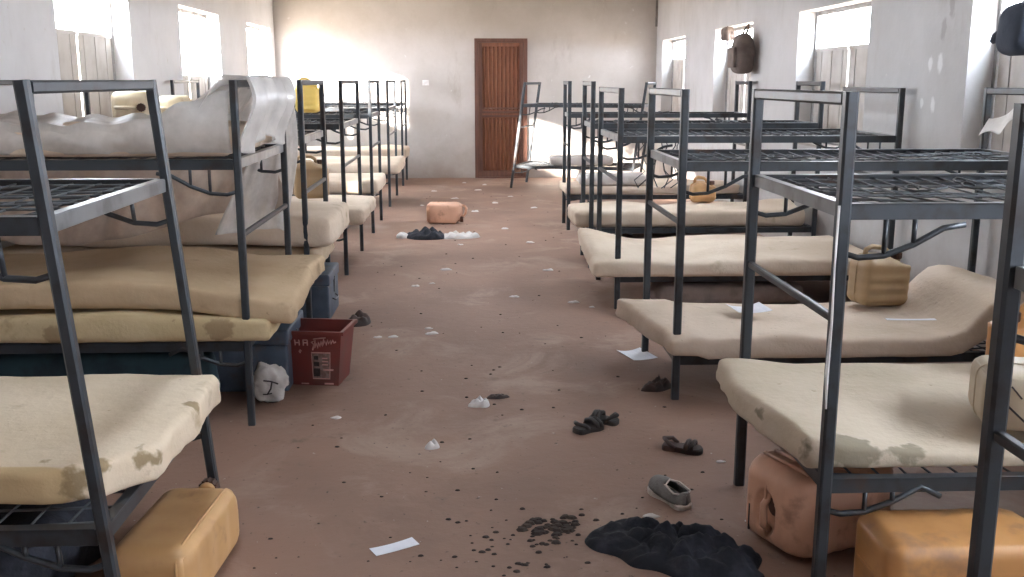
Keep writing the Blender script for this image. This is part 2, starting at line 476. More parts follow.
# back door
d = tag(empty('door_1', ((DX0 + DX1) / 2, YB, 0)), kind='structure')
w = (DX1 - DX0) / 2
m = MB(); m.box((-w, -.03, 0), (-w + .06, .12, DZ)); m.box((w - .06, -.03, 0), (w, .12, DZ)); m.box((-w + .06, -.03, DZ - .06), (w - .06, .12, DZ))
m.build('door_frame', M['door_dark'], d)
m = MB(); m.box((-w + .06, -.03, 0), (w - .06, .12, .018)); m.build('threshold', M['door_dark'], d)
m = MB(); W2 = w - .062
m.box((-W2, .03, .02), (W2, .07, DZ - .062)); m.box((-w + .02, .125, .0), (w - .02, .15, DZ - .01))
for (z0, z1) in ((1.04, DZ - .12), (.12, .98 - .06)):
    n = 9
    for i in range(n):
        x = -W2 + .07 + (2 * W2 - .14) * (i + .5) / n
        hw = (2 * W2 - .14) / n * .36
        m.add([(x - hw, .03, z0), (x, -.005, z0), (x + hw, .03, z0), (x - hw, .03, z1), (x, -.005, z1), (x + hw, .03, z1)],
              [(0, 1, 4, 3), (1, 2, 5, 4), (0, 2, 1), (3, 4, 5), (0, 3, 5, 2)])
m.build('door_leaf', M['door'], d)
m = MB()
for z in (.95, 1.01, 1.07): m.box((-W2, -.008, z - .014), (W2, .03, z + .014))
m.box((-W2, -.01, .02), (-W2 + .055, .03, DZ - .07)); m.box((W2 - .055, -.01, .02), (W2, .03, DZ - .07))
m.build('door_rail', M['door_dark'], d)
m = MB(); m.box((-W2, -.014, .02), (W2, .03, .11)); m.build('kick_board', M['door_dark'], d)
m = MB(); m.box((XR - .03, YB - .03, 2.3), (XR, YB, ZC)); tag(m.build('trim_1', M['pipe']), kind='structure')

o = MB().box((-.05, -.02, -.04), (.05, 0, .04)).add(*[[(-.012, -.024, -.012), (.012, -.024, -.012), (.012, -.024, .012), (-.012, -.024, .012)], [(0, 1, 2, 3)]])
tag(o.build('wall_socket', M['outlet'], loc=(-.68, YB, 1.46)), 'small white wall socket on the back wall left of the wooden door', 'socket')

# ================================================================== bunk beds
def bunk(label, side, xf, y0, y1, lo=.38, hi=1.17, top=1.5, lean=0.0, leany=0.0, bars=True, braces=True, rz=0, xh=None):
    """side -1 stands on the left wall, +1 on the right; xf = |x| of the aisle posts"""
    xh = xh or (2.87 if side < 0 else 2.80)
    yc = (y0 + y1) / 2; xc = side * (xf + xh) / 2
    rt = empty('bunk_bed', (xc, yc, 0), (0, 0, 0), label, 'bunk bed', 'steel bunk beds along the walls')
    def T(p):
        x, y, z = p
        k = z / top
        return Vector((side * (abs(x)) - xc + lean * k, y - yc + leany * k, z))
    pw = .031 if side < 0 else .036
    def bar(name, p, q, w, h=None, mt='steel', up=(0, 0, 1)):
        mm = MB().bar(T(p), T(q), w, h, up); return mm.build(name, M[mt], rt)
    for X in (xf, xh):
        for Y in (y0, y1): bar('post', (X, Y, 0), (X, Y, top), pw)
        bar('top_bar', (X, y0 + .021, top - pw / 2), (X, y1 - .021, top - pw / 2), pw)
        for z in (lo, hi):
            mm = MB()
            a, b = (X, y0 + .022, z), (X, y1 - .022, z)
            ins = .012 if X == xf else -.012
            mm.bar(T((a[0], a[1], z - .019)), T((b[0], b[1], z - .019)), .006, .038)
            mm.bar(T((a[0] + ins, a[1], z)), T((b[0] + ins, b[1], z)), .03, .006)
            mm.build('end_rail', M['endrail' if z == hi else 'steel'], rt)  # upper end rails paler than the lower ones
        if bars: bar('cross_bar', (X, y0 + .021, .85), (X, y1 - .021, .85), .022)
    for z in (lo, hi):
        for Y, s in ((y0, 1), (y1, -1)):
            mm = MB()
            mm.bar(T((xf + .019, Y, z - .020)), T((xh - .019, Y, z - .020)), .006, .042)
            mm.bar(T((xf + .022, Y + s * .014, z)), T((xh - .022, Y + s * .014, z)), .034, .006)
            mm.build('side_rail', M['steel'], rt)
        # wire deck
        mm = MB(); n = 9; rnd = random.Random(int((y0 + z) * 100))
        L = xh - xf - .05
        for i in range(n):
            Y = y0 + .06 + (y1 - y0 - .12) * i / (n - 1)
            sag = .008 + rnd.random() * .016
            pts = []
            for j in range(13):
                t = j / 12
                pts.append(T((xf + .025 + L * t, Y + rnd.uniform(-.004, .004), z - .008 - sag * sin(pi * t) - .004 * abs(sin(9 * t + i)))))
            mm.tube(pts, .0045, 5)
        for j in range(1, 22):
            X = xf + .025 + L * j / 22
            zz = z - .012 - .014 * sin(pi * j / 22)
            mm.tube([T((X, y0 + .01, z - .012)), T((X + rnd.uniform(-.02, .02), yc, zz)), T((X, y1 - .01, z - .012))], .0035, 5)
        # broken loops of spring
        for q in range(5):
            cx = xf + .2 + rnd.random() * (L - .4); cy = y0 + .15 + rnd.random() * (y1 - y0 - .3)
            pts = [T((cx + .035 * cos(a * .7) + .01 * a, cy + .05 * sin(a * .7), z + .004 + .006 * sin(a))) for a in range(12)]
            mm.tube(pts, .004, 5)
        mm.build('wire_deck', M['deck'], rt, True)
    if braces:
        for z in (lo, hi):
            for Y in (y0, y1):
                for X, s in ((xf, 1), (xh, -1)):
                    if z == lo and (X == xh or lo < .3): continue
                    dz = -.14 if z == hi else -.10
                    P = [(0, dz + .01), (.05, dz - .005), (.12, dz), (.2, dz + .03), (.28, dz + .075), (.34, -.055)]
                    mm = MB().tube([T((X + s * px, Y, z + pz)) for px, pz in P], .009, 6)
                    for px, pz in ((.12, dz), (.2, dz + .03)):
                        mm.tube([T((X + s * px, Y, z + pz)), T((X + s * px, Y, z - .04))], .007, 6)
                    mm.build('corner_brace', M['steel'], rt, True)
    rt.rotation_euler.z = rz
    return rt

bunk('dark steel bunk bed nearest on the left, bare wire top deck, torn cream mattress below', -1, .87, 2.32, 3.24, .42, 1.19, 1.5, lean=-.13, bars=False)
bunk('dark steel bunk bed second on the left, plastic-wrapped mattress on its top deck', -1, .98, 4.27, 5.33)
bunk('dark steel bunk bed third on the left, thick white double mattress on its lower deck', -1, .98, 5.92, 6.78, .36)
bunk('dark steel bunk bed fourth on the left, with a tan can on its lower mattress', -1, .98, 7.76, 8.9, .38)
bunk('dark steel bunk bed fifth on the left, with a yellow can on its top deck', -1, .98, 9.97, 10.9, .38)
bunk('dark steel bunk bed sixth on the left, second from the back wall', -1, .98, 12.1, 13.3, .38)
bunk('dark steel bunk bed last on the left, closest to the back wall', -1, .98, 14.55, 15.45, .38)
bunk('dark steel bunk bed at the right edge, only its aisle post and rails in view', 1, .98, .85, 1.75, .38, 1.17, 1.46)
bunk('dark steel bunk bed nearest on the right, pink and orange cans under it', 1, 1.005, 2.65, 3.52, .38, 1.17, 1.47)
bunk('dark steel bunk bed second on the right, its low mattress humped by the wall', 1, .97, 4.56, 5.4, .21, 1.13, 1.46)
bunk('dark steel bunk bed third on the right, low deck with a flat cream mattress', 1, .97, 6.5, 7.5, .22, 1.14, 1.45)
bunk('dark steel bunk bed fourth on the right, narrow top frame behind the third', 1, .97, 8.0, 8.6, .32, 1.16, 1.49)
bunk('dark steel bunk bed fifth on the right, pale cloth at the aisle end below', 1, .99, 10.1, 10.6, .35, 1.17, 1.49)
bunk('dark steel bunk bed leaning over by the back wall, right of the wooden door', 1, .66, 13.9, 14.75, .32, 1.17, 1.47, lean=.20, rz=R(-18), xh=2.35)

third = [o for o in COL.objects if 'third on the right' in str(o.get('label'))][0]
c0 = third.location; rnd = random.Random(11); mm = MB()
for i in range(9):
    x = 1.12 + .035 * i + rnd.uniform(-.02, .02)
    mm.tube([(x - c0.x + rnd.uniform(-.05, .05) * k / 5 + .02 * sin(k * 2 + i), 6.60 - c0.y + .05 * sin(k + i), 1.13 - .055 * k) for k in range(7)], .004, 5)
mm.build('torn_wires', M['deck'], third, True)
near = [o for o in COL.objects if 'nearest on the right' in str(o.get('label'))][0]
mm = MB().tube([(.986, 2.632, 1.17), (.983, 2.627, 1.0), (.986, 2.63, .85), (.981, 2.627, .7), (.986, 2.63, .6)], [.004, .003, .004, .006, .003], 5)
o = mm.build('plastic_strip', M['film_dense'], None, True)
tag(o, 'thin white plastic strip dangling along the nearest right bed post', 'plastic strip')

# ================================================================== mattresses
def mattress(label, x0, x1, y0, y1, z, t, mt, amp=.018, seed=1.0, f=None, r=None, group='foam mattresses on the beds', rot=0, edge=.017):
    """x0,x1 along the bed; z = underside"""
    hx, hy, hz = abs(x1 - x0) / 2, (y1 - y0) / 2, t / 2
    vs, fs = rbox(hx, hy, hz, r or t * .27, 34, 16, 2, 3)
    out = []
    for p in vs:
        u = (p.z + hz) / t
        q = p.copy()
        q.z += u * amp * (nv(p, 1.6, seed) * 1.6 + nv(p, 4.5, seed + 3) * .5) + (1 - u) * 0
        e = nv((p.x, p.y, 0), 5, seed + 7) * edge + nv((p.x, p.y, p.z), 14, seed) * edge * .6 + nv((p.x, p.y, p.z), 32, seed) * edge * .4
        if abs(p.x) > hx * .9: q.x += e * (1 if p.x > 0 else -1)
        if abs(p.y) > hy * .8: q.y += e * (1 if p.y > 0 else -1) * .8
        if f: q = f(q, u, hx, hy)
        out.append(q)
    m = MB().add(out, fs)
    o = m.build('mattress', mt if not isinstance(mt, str) else M[mt], None, True, ((x0 + x1) / 2, (y0 + y1) / 2, z + t / 2))
    o.rotation_euler.z = rot
    return tag(o, label, 'mattress', group)

# left row --------------------------------------------------------------
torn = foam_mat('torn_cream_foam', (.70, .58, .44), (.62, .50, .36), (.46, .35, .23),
                patches=[(.80, -.37, -.02, .045), (.86, -.36, .045, .03), (.93, -.25, .0, .035), (.73, -.37, .02, .02), (.97, .1, .03, .02)], dark=(.27, .19, .10), side=(-.405, (.50, .36, .20)))  # side: near face painted darker ochre, aged foam and its shade together
def f0(q, u, hx, hy):
    # foot end corner nearest the camera bitten off; centre of the foot end bulges
    if q.x > hx - .25 and q.y < -hy + .22:
        k = smooth01(hx - .25, hx, q.x) * smooth01(-hy + .22, -hy, q.y)
        q.x -= .10 * k; q.y += .05 * k
    if q.x > 0: q.z -= .012 * smooth01(hx - .5, hx, q.x)
    return q
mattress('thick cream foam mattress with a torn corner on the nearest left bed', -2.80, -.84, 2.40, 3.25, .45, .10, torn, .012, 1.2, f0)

def f1a(q, u, hx, hy):
    q.z += -.03 * smooth01(.2, 1, cos((q.x + .9) * 2.2)) * (1 if q.y < 0 else .4) + .02 * sin(q.x * 4 + 1)*u
    return q
mattress('ochre foam mattress at the bottom of a stack of two, second left bed', -2.82, -.87, 4.24, 5.27, .385, .11, foam_mat('ochre_torn_foam', (.56, .44, .27), (.48, .37, .21), (.36, .26, .15), patches=[(.75, -.52, .0, .05), (.05, -.52, -.02, .05), (-.3, -.52, .0, .04)], dark=(.30, .21, .12)), .015, 2.2, f1a)
def f1b(q, u, hx, hy):
    q.z += .022 * sin(q.x * 3.1 + .8) * (.4 + .6 * u) + .012
    if q.x > .4: q.z -= .06 * smooth01(.45, hx, q.x) * smooth01(.5 * hy, -hy, q.y)
    q.y -= .03 * sin(q.x * 2.6)
    return q
mattress('wavy yellow foam mattress on top of a stack of two, second left bed', -2.84, -.77, 4.30, 5.24, .505, .11, 'foam_yellow', .02, 3.3, f1b)
def f2(q, u, hx, hy): return q
mattress('thin white mattress at the bottom of a stack, third left bed', -2.82, -.92, 5.97, 6.72, .365, .15, 'foam', .01, 4.3)
def f2b(q, u, hx, hy):
    q.z += .03 * smooth01(-.2, -.9, q.x) + .01 * sin(q.x * 5)
    return q
mattress('thick white mattress on top of a stack, third left bed', -2.84, -.82, 5.90, 6.74, .53, .19, 'foam_bright', .014, 5.1, f2b)
mattress('white mattress hanging past the end of the fourth left bed', -2.82, -.84, 7.80, 8.84, .385, .13, 'foam_bright', .02, 6.1)
mattress('white mattress on the lower deck of the fifth left bed', -2.82, -.92, 10.0, 10.86, .385, .14, 'foam_bright', .02, 7.1)
mattress('white mattress on the lower deck of the sixth left bed', -2.82, -.86, 12.14, 13.24, .385, .14, 'foam_bright', .02, 8.1)
mattress('white mattress on the lower deck of the last left bed', -2.82, -.92, 14.6, 15.4, .385, .13, 'foam_bright', .02, 9.1)
mattress('long pale mattress under clear plastic on the top deck, second left bed', -2.82, -1.02, 4.32, 5.26, 1.18, .12, 'foam_bright', .012, 10.2)

# right row -------------------------------------------------------------
torn2 = foam_mat('torn_grey_cream_foam', (.60, .50, .39), (.52, .43, .32), (.38, .30, .21),
                 patches=[(-.90, -.385, .0, .045), (-.72, -.385, .0, .07), (-.55, -.39, .02, .05), (-.93, -.12, .04, .012)], dark=(.25, .21, .15))
def g1(q, u, hx, hy):
    if q.x < -hx + .35:
        k = smooth01(-hx + .35, -hx, q.x)
        q.x += .085 * k * smooth01(hy * .3, -hy, q.y)
        q.z += .035 * k * smooth01(-.3, .4, q.y)
    q.z -= .062 * u * smooth01(.1, -hy, q.y) * smooth01(-.95, -.5, q.x)
    return q
mattress('wide cream foam mattress with torn greyish edge on the nearest right bed', .87, 2.76, 2.69, 3.46, .39, .105, torn2, .014, 11.3, g1)
def g2(q, u, hx, hy):
    q.z += .20 * smooth01(.50, .76, q.x) * (1 - .35 * smooth01(.85, hx, q.x)) * (.6 + .4 * u)
    if q.x < -hx + .3:
        q.z += .015
        q.x += .12 * smooth01(-hx + .3, -hx, q.x) * smooth01(hy, -hy, q.y)
    return q
mattress('grey cream foam mattress with a raised hump toward the wall, second right bed', .80, 2.74, 4.47, 5.30, .215, .105, 'foam_grey', .02, 12.3, g2)
mattress('pale foam mattress curling up at the aisle end, third right bed', .80, 2.74, 6.42, 7.44, .225, .12, 'foam_bright', .02, 13.3,
         lambda q, u, hx, hy: Vector((q.x, q.y, q.z + .07 * smooth01(-.5, -hx, q.x) * smooth01(-hy, hy, q.y))))
mattress('lumpy white mattress on the lower deck of the fourth right bed', .84, 2.74, 8.02, 8.58, .325, .15, 'foam_bright', .03, 14.3)
mattress('flat pale mattress on the lower deck of the fifth right bed', .96, 2.74, 10.12, 10.8, .355, .09, 'foam_grey', .02, 15.3)

# ================================================================== cans (water containers)
def can(label, loc, rot, mt, W_=.30, D_=.20, H_=.42, capm='cap', group='plastic water cans', lying=None, seam=True, sy=0.0, recess=False):
    rt = empty('jerrycan', loc, rot, label, 'jerrycan', group)
    hx, hy, hz = W_ / 2, D_ / 2, H_ / 2
    vs, fs = rbox(hx, hy, hz, min(.045, hy * .6), 26 if recess else 10, 22 if recess else 8, 12, 4)
    out = []
    for p in vs:
        z = p.z + hz
        k = smooth01(H_ * .78, H_, z)
        x = p.x * (1 - .12 * k) ; y = p.y * (1 - .22 * k)
        if p.x > 0 and not recess: z -= .05 * k * (p.x / hx)
        if recess and z > H_ - .012:
            dd = ((p.x + .02) / (hx * .62)) ** 2 + (p.y / (hy * .42)) ** 2
            z -= .026 * smooth01(1.15, .75, dd)
        # ribs pressed into the broad sides
        if abs(p.y) > hy * .85 and abs(p.x) < hx * .8 and z < H_ * .75: y *= 1 - .03 * (1 + sin(z * 2 * pi / .055))
        if abs(p.x) > hx * .85 and z < H_ * .75: x *= 1 - .012 * (1 + sin(z * 2 * pi / .055))
        out.append((x, y, z))
    m = MB().add(out, fs)
    m.build('body', M[mt], rt, True)
    if seam:
        pts = []
        for i in range(40):
            a = 2 * pi * i / 40
            X = (abs(cos(a)) ** .35) * (1 if cos(a) > 0 else -1) * (hx - .0); Z = (abs(sin(a)) ** .35) * (1 if sin(a) > 0 else -1) * (hz - .0)
            z = Z + hz; k = smooth01(H_ * .78, H_, z)
            x = X * (1 - .12 * k)
            if X > 0 and not recess: z -= .05 * k * (X / hx)
            pts.append((x, sy, z))
        MB().tube(pts, .005, 5, True).build('mould_seam', M[mt], rt, True)
    if recess:
        for i in range(7):
            zz = H_ * (.16 + .11 * i)
            MB().tube([(hx + .001, -hy * .72, zz), (hx + .004, 0, zz), (hx + .001, hy * .72, zz)], .006, 6).build('rib', M[mt], rt, True)
        MB().tube([(-hx * .55, 0, H_ - .02), (-hx * .4, 0, H_ + .004), (hx * .1, 0, H_ + .006), (hx * .3, 0, H_ - .02)], .012, 8).build('handle', M[mt], rt, True)
        MB().cyl((hx * .1, -hy * .2, H_ - .05), (hx * .1, -hy * .2, H_ - .012), .03, 14).build('screw_cap', M[capm], rt, True)
        MB().box((-hx * .75, hy * .5, H_ - .004), (-hx * .1, hy * .54, H_ + .001)).build('slot', M['bin_dark'], rt)
        return rt
    P = [(-hx * .72, 0, H_ - .02), (-hx * .68, 0, H_ + .025), (-hx * .45, 0, H_ + .04), (hx * .05, 0, H_ + .033), (hx * .28, 0, H_ + .012), (hx * .34, 0, H_ - .03)]
    MB().tube(P, .014, 8).build('handle', M[mt], rt, True)
    c = MB().cyl((hx * .62, 0, H_ - .055), (hx * .62, 0, H_ - .02), .028, 14)
    c.build('neck', M[mt], rt, True)
    c = MB().cyl((hx * .62, 0, H_ - .025), (hx * .62, 0, H_ + .008), .031, 12)
    for i in range(12):
        a = 2 * pi * i / 12
        c.bar((hx * .62 + .031 * cos(a), .031 * sin(a), H_ - .023), (hx * .62 + .031 * cos(a), .031 * sin(a), H_ + .006), .005)
    c.build('screw_cap', M[capm], rt)
    return rt
Q = pi / 2
# lying cans: rotate upright can about local axes.  (rotX=90 -> its height lies along -y)
can('amber plastic can lying on the floor under the nearest left bed', (-.92, 2.62, .105), (-Q, -Q, R(-4)), 'can_amber', .20, .25, .56, sy=.085)
can('dusty pink ribbed can lying under the nearest right bed, cap toward the aisle', (1.33, 3.14, .145), (0, -Q, R(22)), 'can_pink', .28, .30, .42, recess=True)
can('orange can lying at the right, its end behind the front bed post', (1.13, 2.60, .13), (Q, 0, Q), 'can_orange', .28, .26, .55)
can('white can with a dark slit lying on the nearest right mattress', (1.53, 2.86, .575), (R(8), Q, R(-8)), 'can_white', .18, .26, .36)
can('bright orange can standing behind the white can on the nearest right bed', (1.93, 3.30, .50), (0, 0, R(190)), 'can_orange', .24, .16, .21, seam=False)
can('tan can standing on the second right bed, near the wall', (2.17, 5.16, .325), (0, R(2), R(12)), 'can_tan', .28, .20, .27)
can('amber can on the far edge of the fourth right bed', (1.97, 8.42, .485), (0, 0, R(5)), 'can_amber', .21, .16, .17)
can('tan can standing on the fourth left mattress', (-1.30, 8.2, .56), (0, 0, R(15)), 'can_tan', .28, .22, .30)
can('yellow can on the top deck of the fifth left bed', (-1.66, 10.5, 1.175), (0, 0, R(-8)), 'can_yellow', .24, .18, .30)
can('larger cream can lying on the top deck of the fourth left bed', (-2.64, 8.20, 1.295), (Q, 0, R(8)), 'can_cream', .28, .24, .38)
can('smaller cream can lying on the top deck, right of the larger one', (-2.44, 8.68, 1.275), (Q, 0, R(-6)), 'can_cream', .22, .20, .26)
can('pinkish can lying on the aisle floor in front of the wooden door', (-.47, 10.68, .11), (0, Q, R(-4)), 'can_pink', .22, .22, .38)

# ================================================================== bin
rt = empty('waste_bin', (-.78, 4.96, 0), (0, 0, R(-8)), 'red square plastic bin with pale printing, beside the second left bed', 'bin')
m = MB(); hb, ht, H_ = .125, .155, .285; th = .006
def ring(h, z): return [(-h, -h * .85, z), (h, -h * .85, z), (h, h * .85, z), (-h, h * .85, z)]
vs = ring(hb, 0) + ring(ht, H_) + ring(ht + .012, H_) + ring(ht + .012, H_ - .018) + ring(ht - th, H_) + ring(hb - th, .01)
fs = []
def band(a, b): return [(a + i, a + (i + 1) % 4, b + (i + 1) % 4, b + i) for i in range(4)]
fs += band(0, 4) + band(12, 8) + band(8, 16) + band(16, 20) + [(0, 3, 2, 1), (20, 21, 22, 23)]
m.add(vs, fs); m.build('bin_body', M['bin_red'], rt)
def on_front(u, v):  # u across -1..1, v height fraction
    h = hb + (ht - hb) * v
    return Vector((u * h, -h * .85 - .003, v * H_))
def quad(mm, u0, u1, v0, v1, off=0):
    P = [on_front(u0, v0), on_front(u1, v0), on_front(u1, v1), on_front(u0, v1)]
    B = [p + Vector((0, .002, 0)) for p in P]; P = [p - Vector((0, off, 0)) for p in P]
    mm.add(P + B, [(0, 1, 2, 3), (4, 7, 6, 5), (0, 4, 5, 1), (1, 5, 6, 2), (2, 6, 7, 3), (3, 7, 4, 0)])
mm = MB(); quad(mm, .0, .66, .14, .60); mm.build('printed_label', M['bin_label'], rt)
mm = MB()
for a in ((.0, .66, .60, .62), (.0, .66, .12, .14), (-.02, .0, .12, .62), (.64, .66, .12, .62)): quad(mm, *a, .001)
for a in ((.36, .58, .44, .46), (.36, .58, .38, .40), (.36, .56, .50, .52), (.40, .78, .28, .31), (.44, .8, .02, .05), (-.5, -.2, .02, .04)): quad(mm, *a, .001)
mm.build('label_lines', M['bin_print'], rt)
mm = MB(); quad(mm, .03, .28, .17, .32, .001); quad(mm, .05, .25, .36, .44, .001); quad(mm, .06, .22, .48, .55, .001); mm.build('label_picture', M['bin_dark'], rt)
mm = MB()
def stroke(pts, r=.0035): mm.tube([on_front(*p) + Vector((0, -.001, 0)) for p in pts], r, 5)
# two small square letters
for u in (-.55, -.27):
    stroke([(u, .74), (u, .84)]); stroke([(u + .14, .74), (u + .14, .84)]); stroke([(u, .79), (u + .14, .79)]); stroke([(u, .84), (u + .14, .84)]) if u > -.4 else None
stroke([(-.40, .60), (-.44, .63), (-.40, .66), (-.36, .63)])
# slanting script word
word = [(.04, .66), (.10, .76), (.02, .80), (.14, .84), (.13, .70), (.18, .78), (.22, .70), (.26, .80), (.30, .73), (.35, .82), (.38, .74), (.44, .86), (.42, .75), (.48, .83), (.52, .76), (.57, .85), (.60, .78), (.66, .84), (.68, .78), (.74, .85), (.78, .80), (.84, .82)]
stroke(word, .0045); stroke([(.08, .86), (.30, .88), (.5, .89)], .003)
mm.build('lettering', M['bin_print'], rt)
# clear plastic bag dropped by the bin
def sack(name, loc, h, label, cat, mt, seed, group=None, rot=(0, 0, 0), amp=.25, parent=None, fn=None, r=.6):
    vs, fs = rbox(h[0], h[1], h[2], min(h) * r, 8, 8, 8, 3)
    out = []
    for p in vs:
        k = 1 + amp * (nv(p, 1.6 / max(h), seed) + .5 * nv(p, 4 / max(h), seed + 4))
        q = p * k
        if fn: q = fn(q)
        out.append(q)
    o = MB().add(out, fs).build(name, M[mt], parent, True, loc)
    o.rotation_euler = rot
    if label: tag(o, label, cat, group)
    return o
o = sack('carrier_bag', (-.97, 4.62, .085), (.075, .07, .08), 'crumpled white carrier bag with a dark mark, left of the red bin', 'bag', 'cloth_white', 3.3, rot=(0, .3, .2))
mm = MB()
mm.tube([(-.035, -.083, .03), (.0, -.086, .035), (.035, -.083, .03)], .004, 5); mm.tube([(.005, -.086, .033), (.008, -.088, 0), (.0, -.086, -.03)], .004, 5); mm.tube([(-.02, -.084, -.035), (.0, -.086, -.03), (.02, -.084, -.02)], .003, 5)
mm.build('printed_mark', M['bin_dark'], o)

# ================================================================== trunks under the left beds
def trunk(label, x0, x1, y0, y1, h):
    rt = empty('metal_trunk', ((x0 + x1) / 2, (y0 + y1) / 2, 0), (0, 0, 0), label, 'trunk', 'blue metal trunks under the beds')
    hx, hy = (x1 - x0) / 2, (y1 - y0) / 2
    vs, fs = rbox(hx, hy, h * .38, .012, 2, 2, 2, 2)
    MB().add([(p.x, p.y, p.z + h * .38) for p in vs], fs).build('trunk_body', M['blue_paint'], rt)
    vs, fs = rbox(hx + .008, hy + .008, h * .12, .012, 2, 2, 2, 2)
    MB().add([(p.x, p.y, p.z + h * .885) for p in vs], fs).build('trunk_lid', M['blue_paint'], rt)
    mm = MB()
    for s in (-.5, .5): mm.box((hx * s - .012, -hy - .012, h * .5), (hx * s + .012, -hy - .002, h * .85))
    mm.box((hx + .001, -.012, h * .5), (hx + .012, .012, h * .85))
    mm.build('hasp', M['endrail'], rt)
    mm = MB().tube([(hx, -.07, h * .4), (hx + .02, -.06, h * .36), (hx + .02, .06, h * .36), (hx, .07, h * .4)], .005, 6)
    mm.build('trunk_handle', M['endrail'], rt, True)
trunk('blue metal trunk on the floor under the second left bed, behind the bin', -1.62, -.90, 4.75, 5.20, .31)
trunk('dark blue metal trunk deep under the second left bed, toward the wall', -2.55, -1.72, 4.6, 5.2, .31)
trunk('blue metal trunk on the floor under the third left bed', -1.62, -.90, 6.20, 6.66, .30)
def blanket(label, c, h, mt, seed, z=0, fn=None, name='folded_blanket', cat='blanket', rot=0, amp=.12):
    o = sack(name, (c[0], c[1], z + h[2]), h, label, cat, mt, seed, rot=(0, 0, rot), amp=amp, fn=fn, r=.75)
    return o
blanket('dark teal cloth spread under the mattresses of the second left bed', (-1.95, 4.42), (.82, .05, .10), 'teal_cloth', 1.7, .10, name='cloth_bundle', cat='cloth')
blanket('dusty pink blanket bundled on the floor under the third right bed', (1.75, 6.72), (.50, .20, .075), 'grey_blanket', 4.4)
blanket('dusty pink blanket bundled on the floor under the fourth right bed', (1.75, 8.25), (.52, .16, .12), 'grey_blanket', 5.4)

blanket('dark bundle of cloth on the floor under the nearest left bed', (-1.75, 2.85), (.55, .28, .13), 'black_cloth', 9.4, name='cloth_bundle', cat='cloth')  # bundle added so the space under the bed reads dark
# ================================================================== draped sheets (thin shells built from a grid)
def sheet(name, fn, nu, nw, mt, label=None, cat=None, parent=None, thick=.0015, group=None):
    vs = [fn(i / nu, j / nw) for i in range(nu + 1) for j in range(nw + 1)]
    fs = [(i * (nw + 1) + j, (i + 1) * (nw + 1) + j, (i + 1) * (nw + 1) + j + 1, i * (nw + 1) + j + 1) for i in range(nu) for j in range(nw)]
    o = MB().add(vs, fs).build(name, M[mt], parent, True)
    md = o.modifiers.new('thickness', 'SOLIDIFY'); md.thickness = thick
    if label: tag(o, label, cat, group)
    return o
def wrap(u, w):
    # u along the bed (head 0 -> foot 1), w around the mattress from the near underside over the top to the far side
    x = -2.83 + 1.82 * u
    top = 1.325 + .008 * sin(u * 9) + .13 * smooth01(.74, 1, u)
    near = 4.27 - .03 * smooth01(.6, .9, u) - .012 * sin(u * 31 + w * 4)
    near = max(near, 4.245)
    if w < .3:
        k = w / .3; y = 4.33 - .04 * k; z = 1.195 + (top - .02 - 1.195) * k; y = near + .06 - .03 * sin(k * pi) + .0
    elif w < .8:
        k = (w - .3) / .5; y = near + .06 + k * .9; z = top + .012 * sin(k * 7 + u * 5) + .02 * sin(k * pi) * smooth01(.75, .95, u)
    else:
        k = (w - .8) / .2; y = near + .96 + .02 * k; z = top - k * (top - 1.2)
    z += .012 * nv((x * 3, y * 3, z * 2), 3.0, 2) + .010 * sin(u * 60 + w * 18)*smooth01(.0,.4,w+.1)
    return (x, y, z)
sheet('plastic_wrap', wrap, 90, 40, 'film', 'milky plastic film wrapped around the top mattress of the second left bed', 'plastic sheet')
def bunch(u, w):
    # hangs over the foot top bar between the two aisle posts
    y = 4.30 + 1.0 * w
    if u < .45:
        k = u / .45; x = -1.18 + .15 * k; z = 1.34 + .17 * smooth01(0, 1, k)
    elif u < .55:
        k = (u - .45) / .1; x = -1.03 + .09 * k; z = 1.515
    else:
        k = (u - .55) / .45; x = -.94 + .03 * sin(k * 5) ; z = 1.515 - k * (.30 + .03 * sin(w * 9))
    x += .018 * sin(w * 26 + u * 3) * (u > .5)
    z += .012 * nv((u * 4, w * 6, 0), 1.5, 5)
    return (x, y, z)
sheet('plastic_sheet', bunch, 50, 50, 'film_dense', 'bunched white plastic sheet hung over the aisle end of the second left bed', 'plastic sheet')
def veil(u, w):
    # tail of plastic falling at the far aisle post
    y = 5.40 + .10 * sin(w * 5) ; z = 1.50 - .80 * u
    x = -.95 - .02 * sin(u * 3) - (.10 + .26 * u) * w + .05 * sin(u * 4)
    y += .02 * sin(w * 20 + u * 4)
    return (x, y, z)
sheet('plastic_strip', veil, 40, 24, 'film', 'long tail of clear plastic hanging beside the far post of the second left bed', 'plastic sheet')
def netf(u, w):
    x = -2.80 + 1.78 * u
    z = 1.13 - w * (.42 + .10 * sin(u * 5))
    y = 5.46 + .035 * sin(u * 40 + w * 3) + .05 * w + .02 * sin(u * 13 + 2)
    x += .02 * sin(w * 9 + u * 20)
    return (x, y, z)
sheet('hanging_net', netf, 120, 24, 'net', 'dusty beige netting hanging behind the second left bed under its top deck', 'net')
# white plastic rag on the second right bed's head frame
def rag(u, w):
    y = 4.62 + .62 * u; x = 2.745 - .05 * w - .01 * sin(u * 14)
    z = 1.37 - w * (.07 + .05 * sin(u * 7) ** 2) - .05 * smooth01(.5, 1, u) + .02 * sin(u * 5)
    return (x, y, z)
sheet('plastic_bag', rag, 40, 12, 'film_dense', 'white plastic bag caught on the head frame at the right wall', 'bag')
# cloth piles on far decks
blanket('rumpled white cloth on the lower deck of the leaning bunk bed', (1.55, 14.3), (.45, .25, .06), 'cloth_white', 7.7, .325, name='cloth_bundle', cat='cloth')
blanket('rumpled pale cloth at the aisle end of the fifth right bed', (1.45, 10.4), (.34, .2, .05), 'cloth_white', 8.8, .445, name='cloth_bundle', cat='cloth')

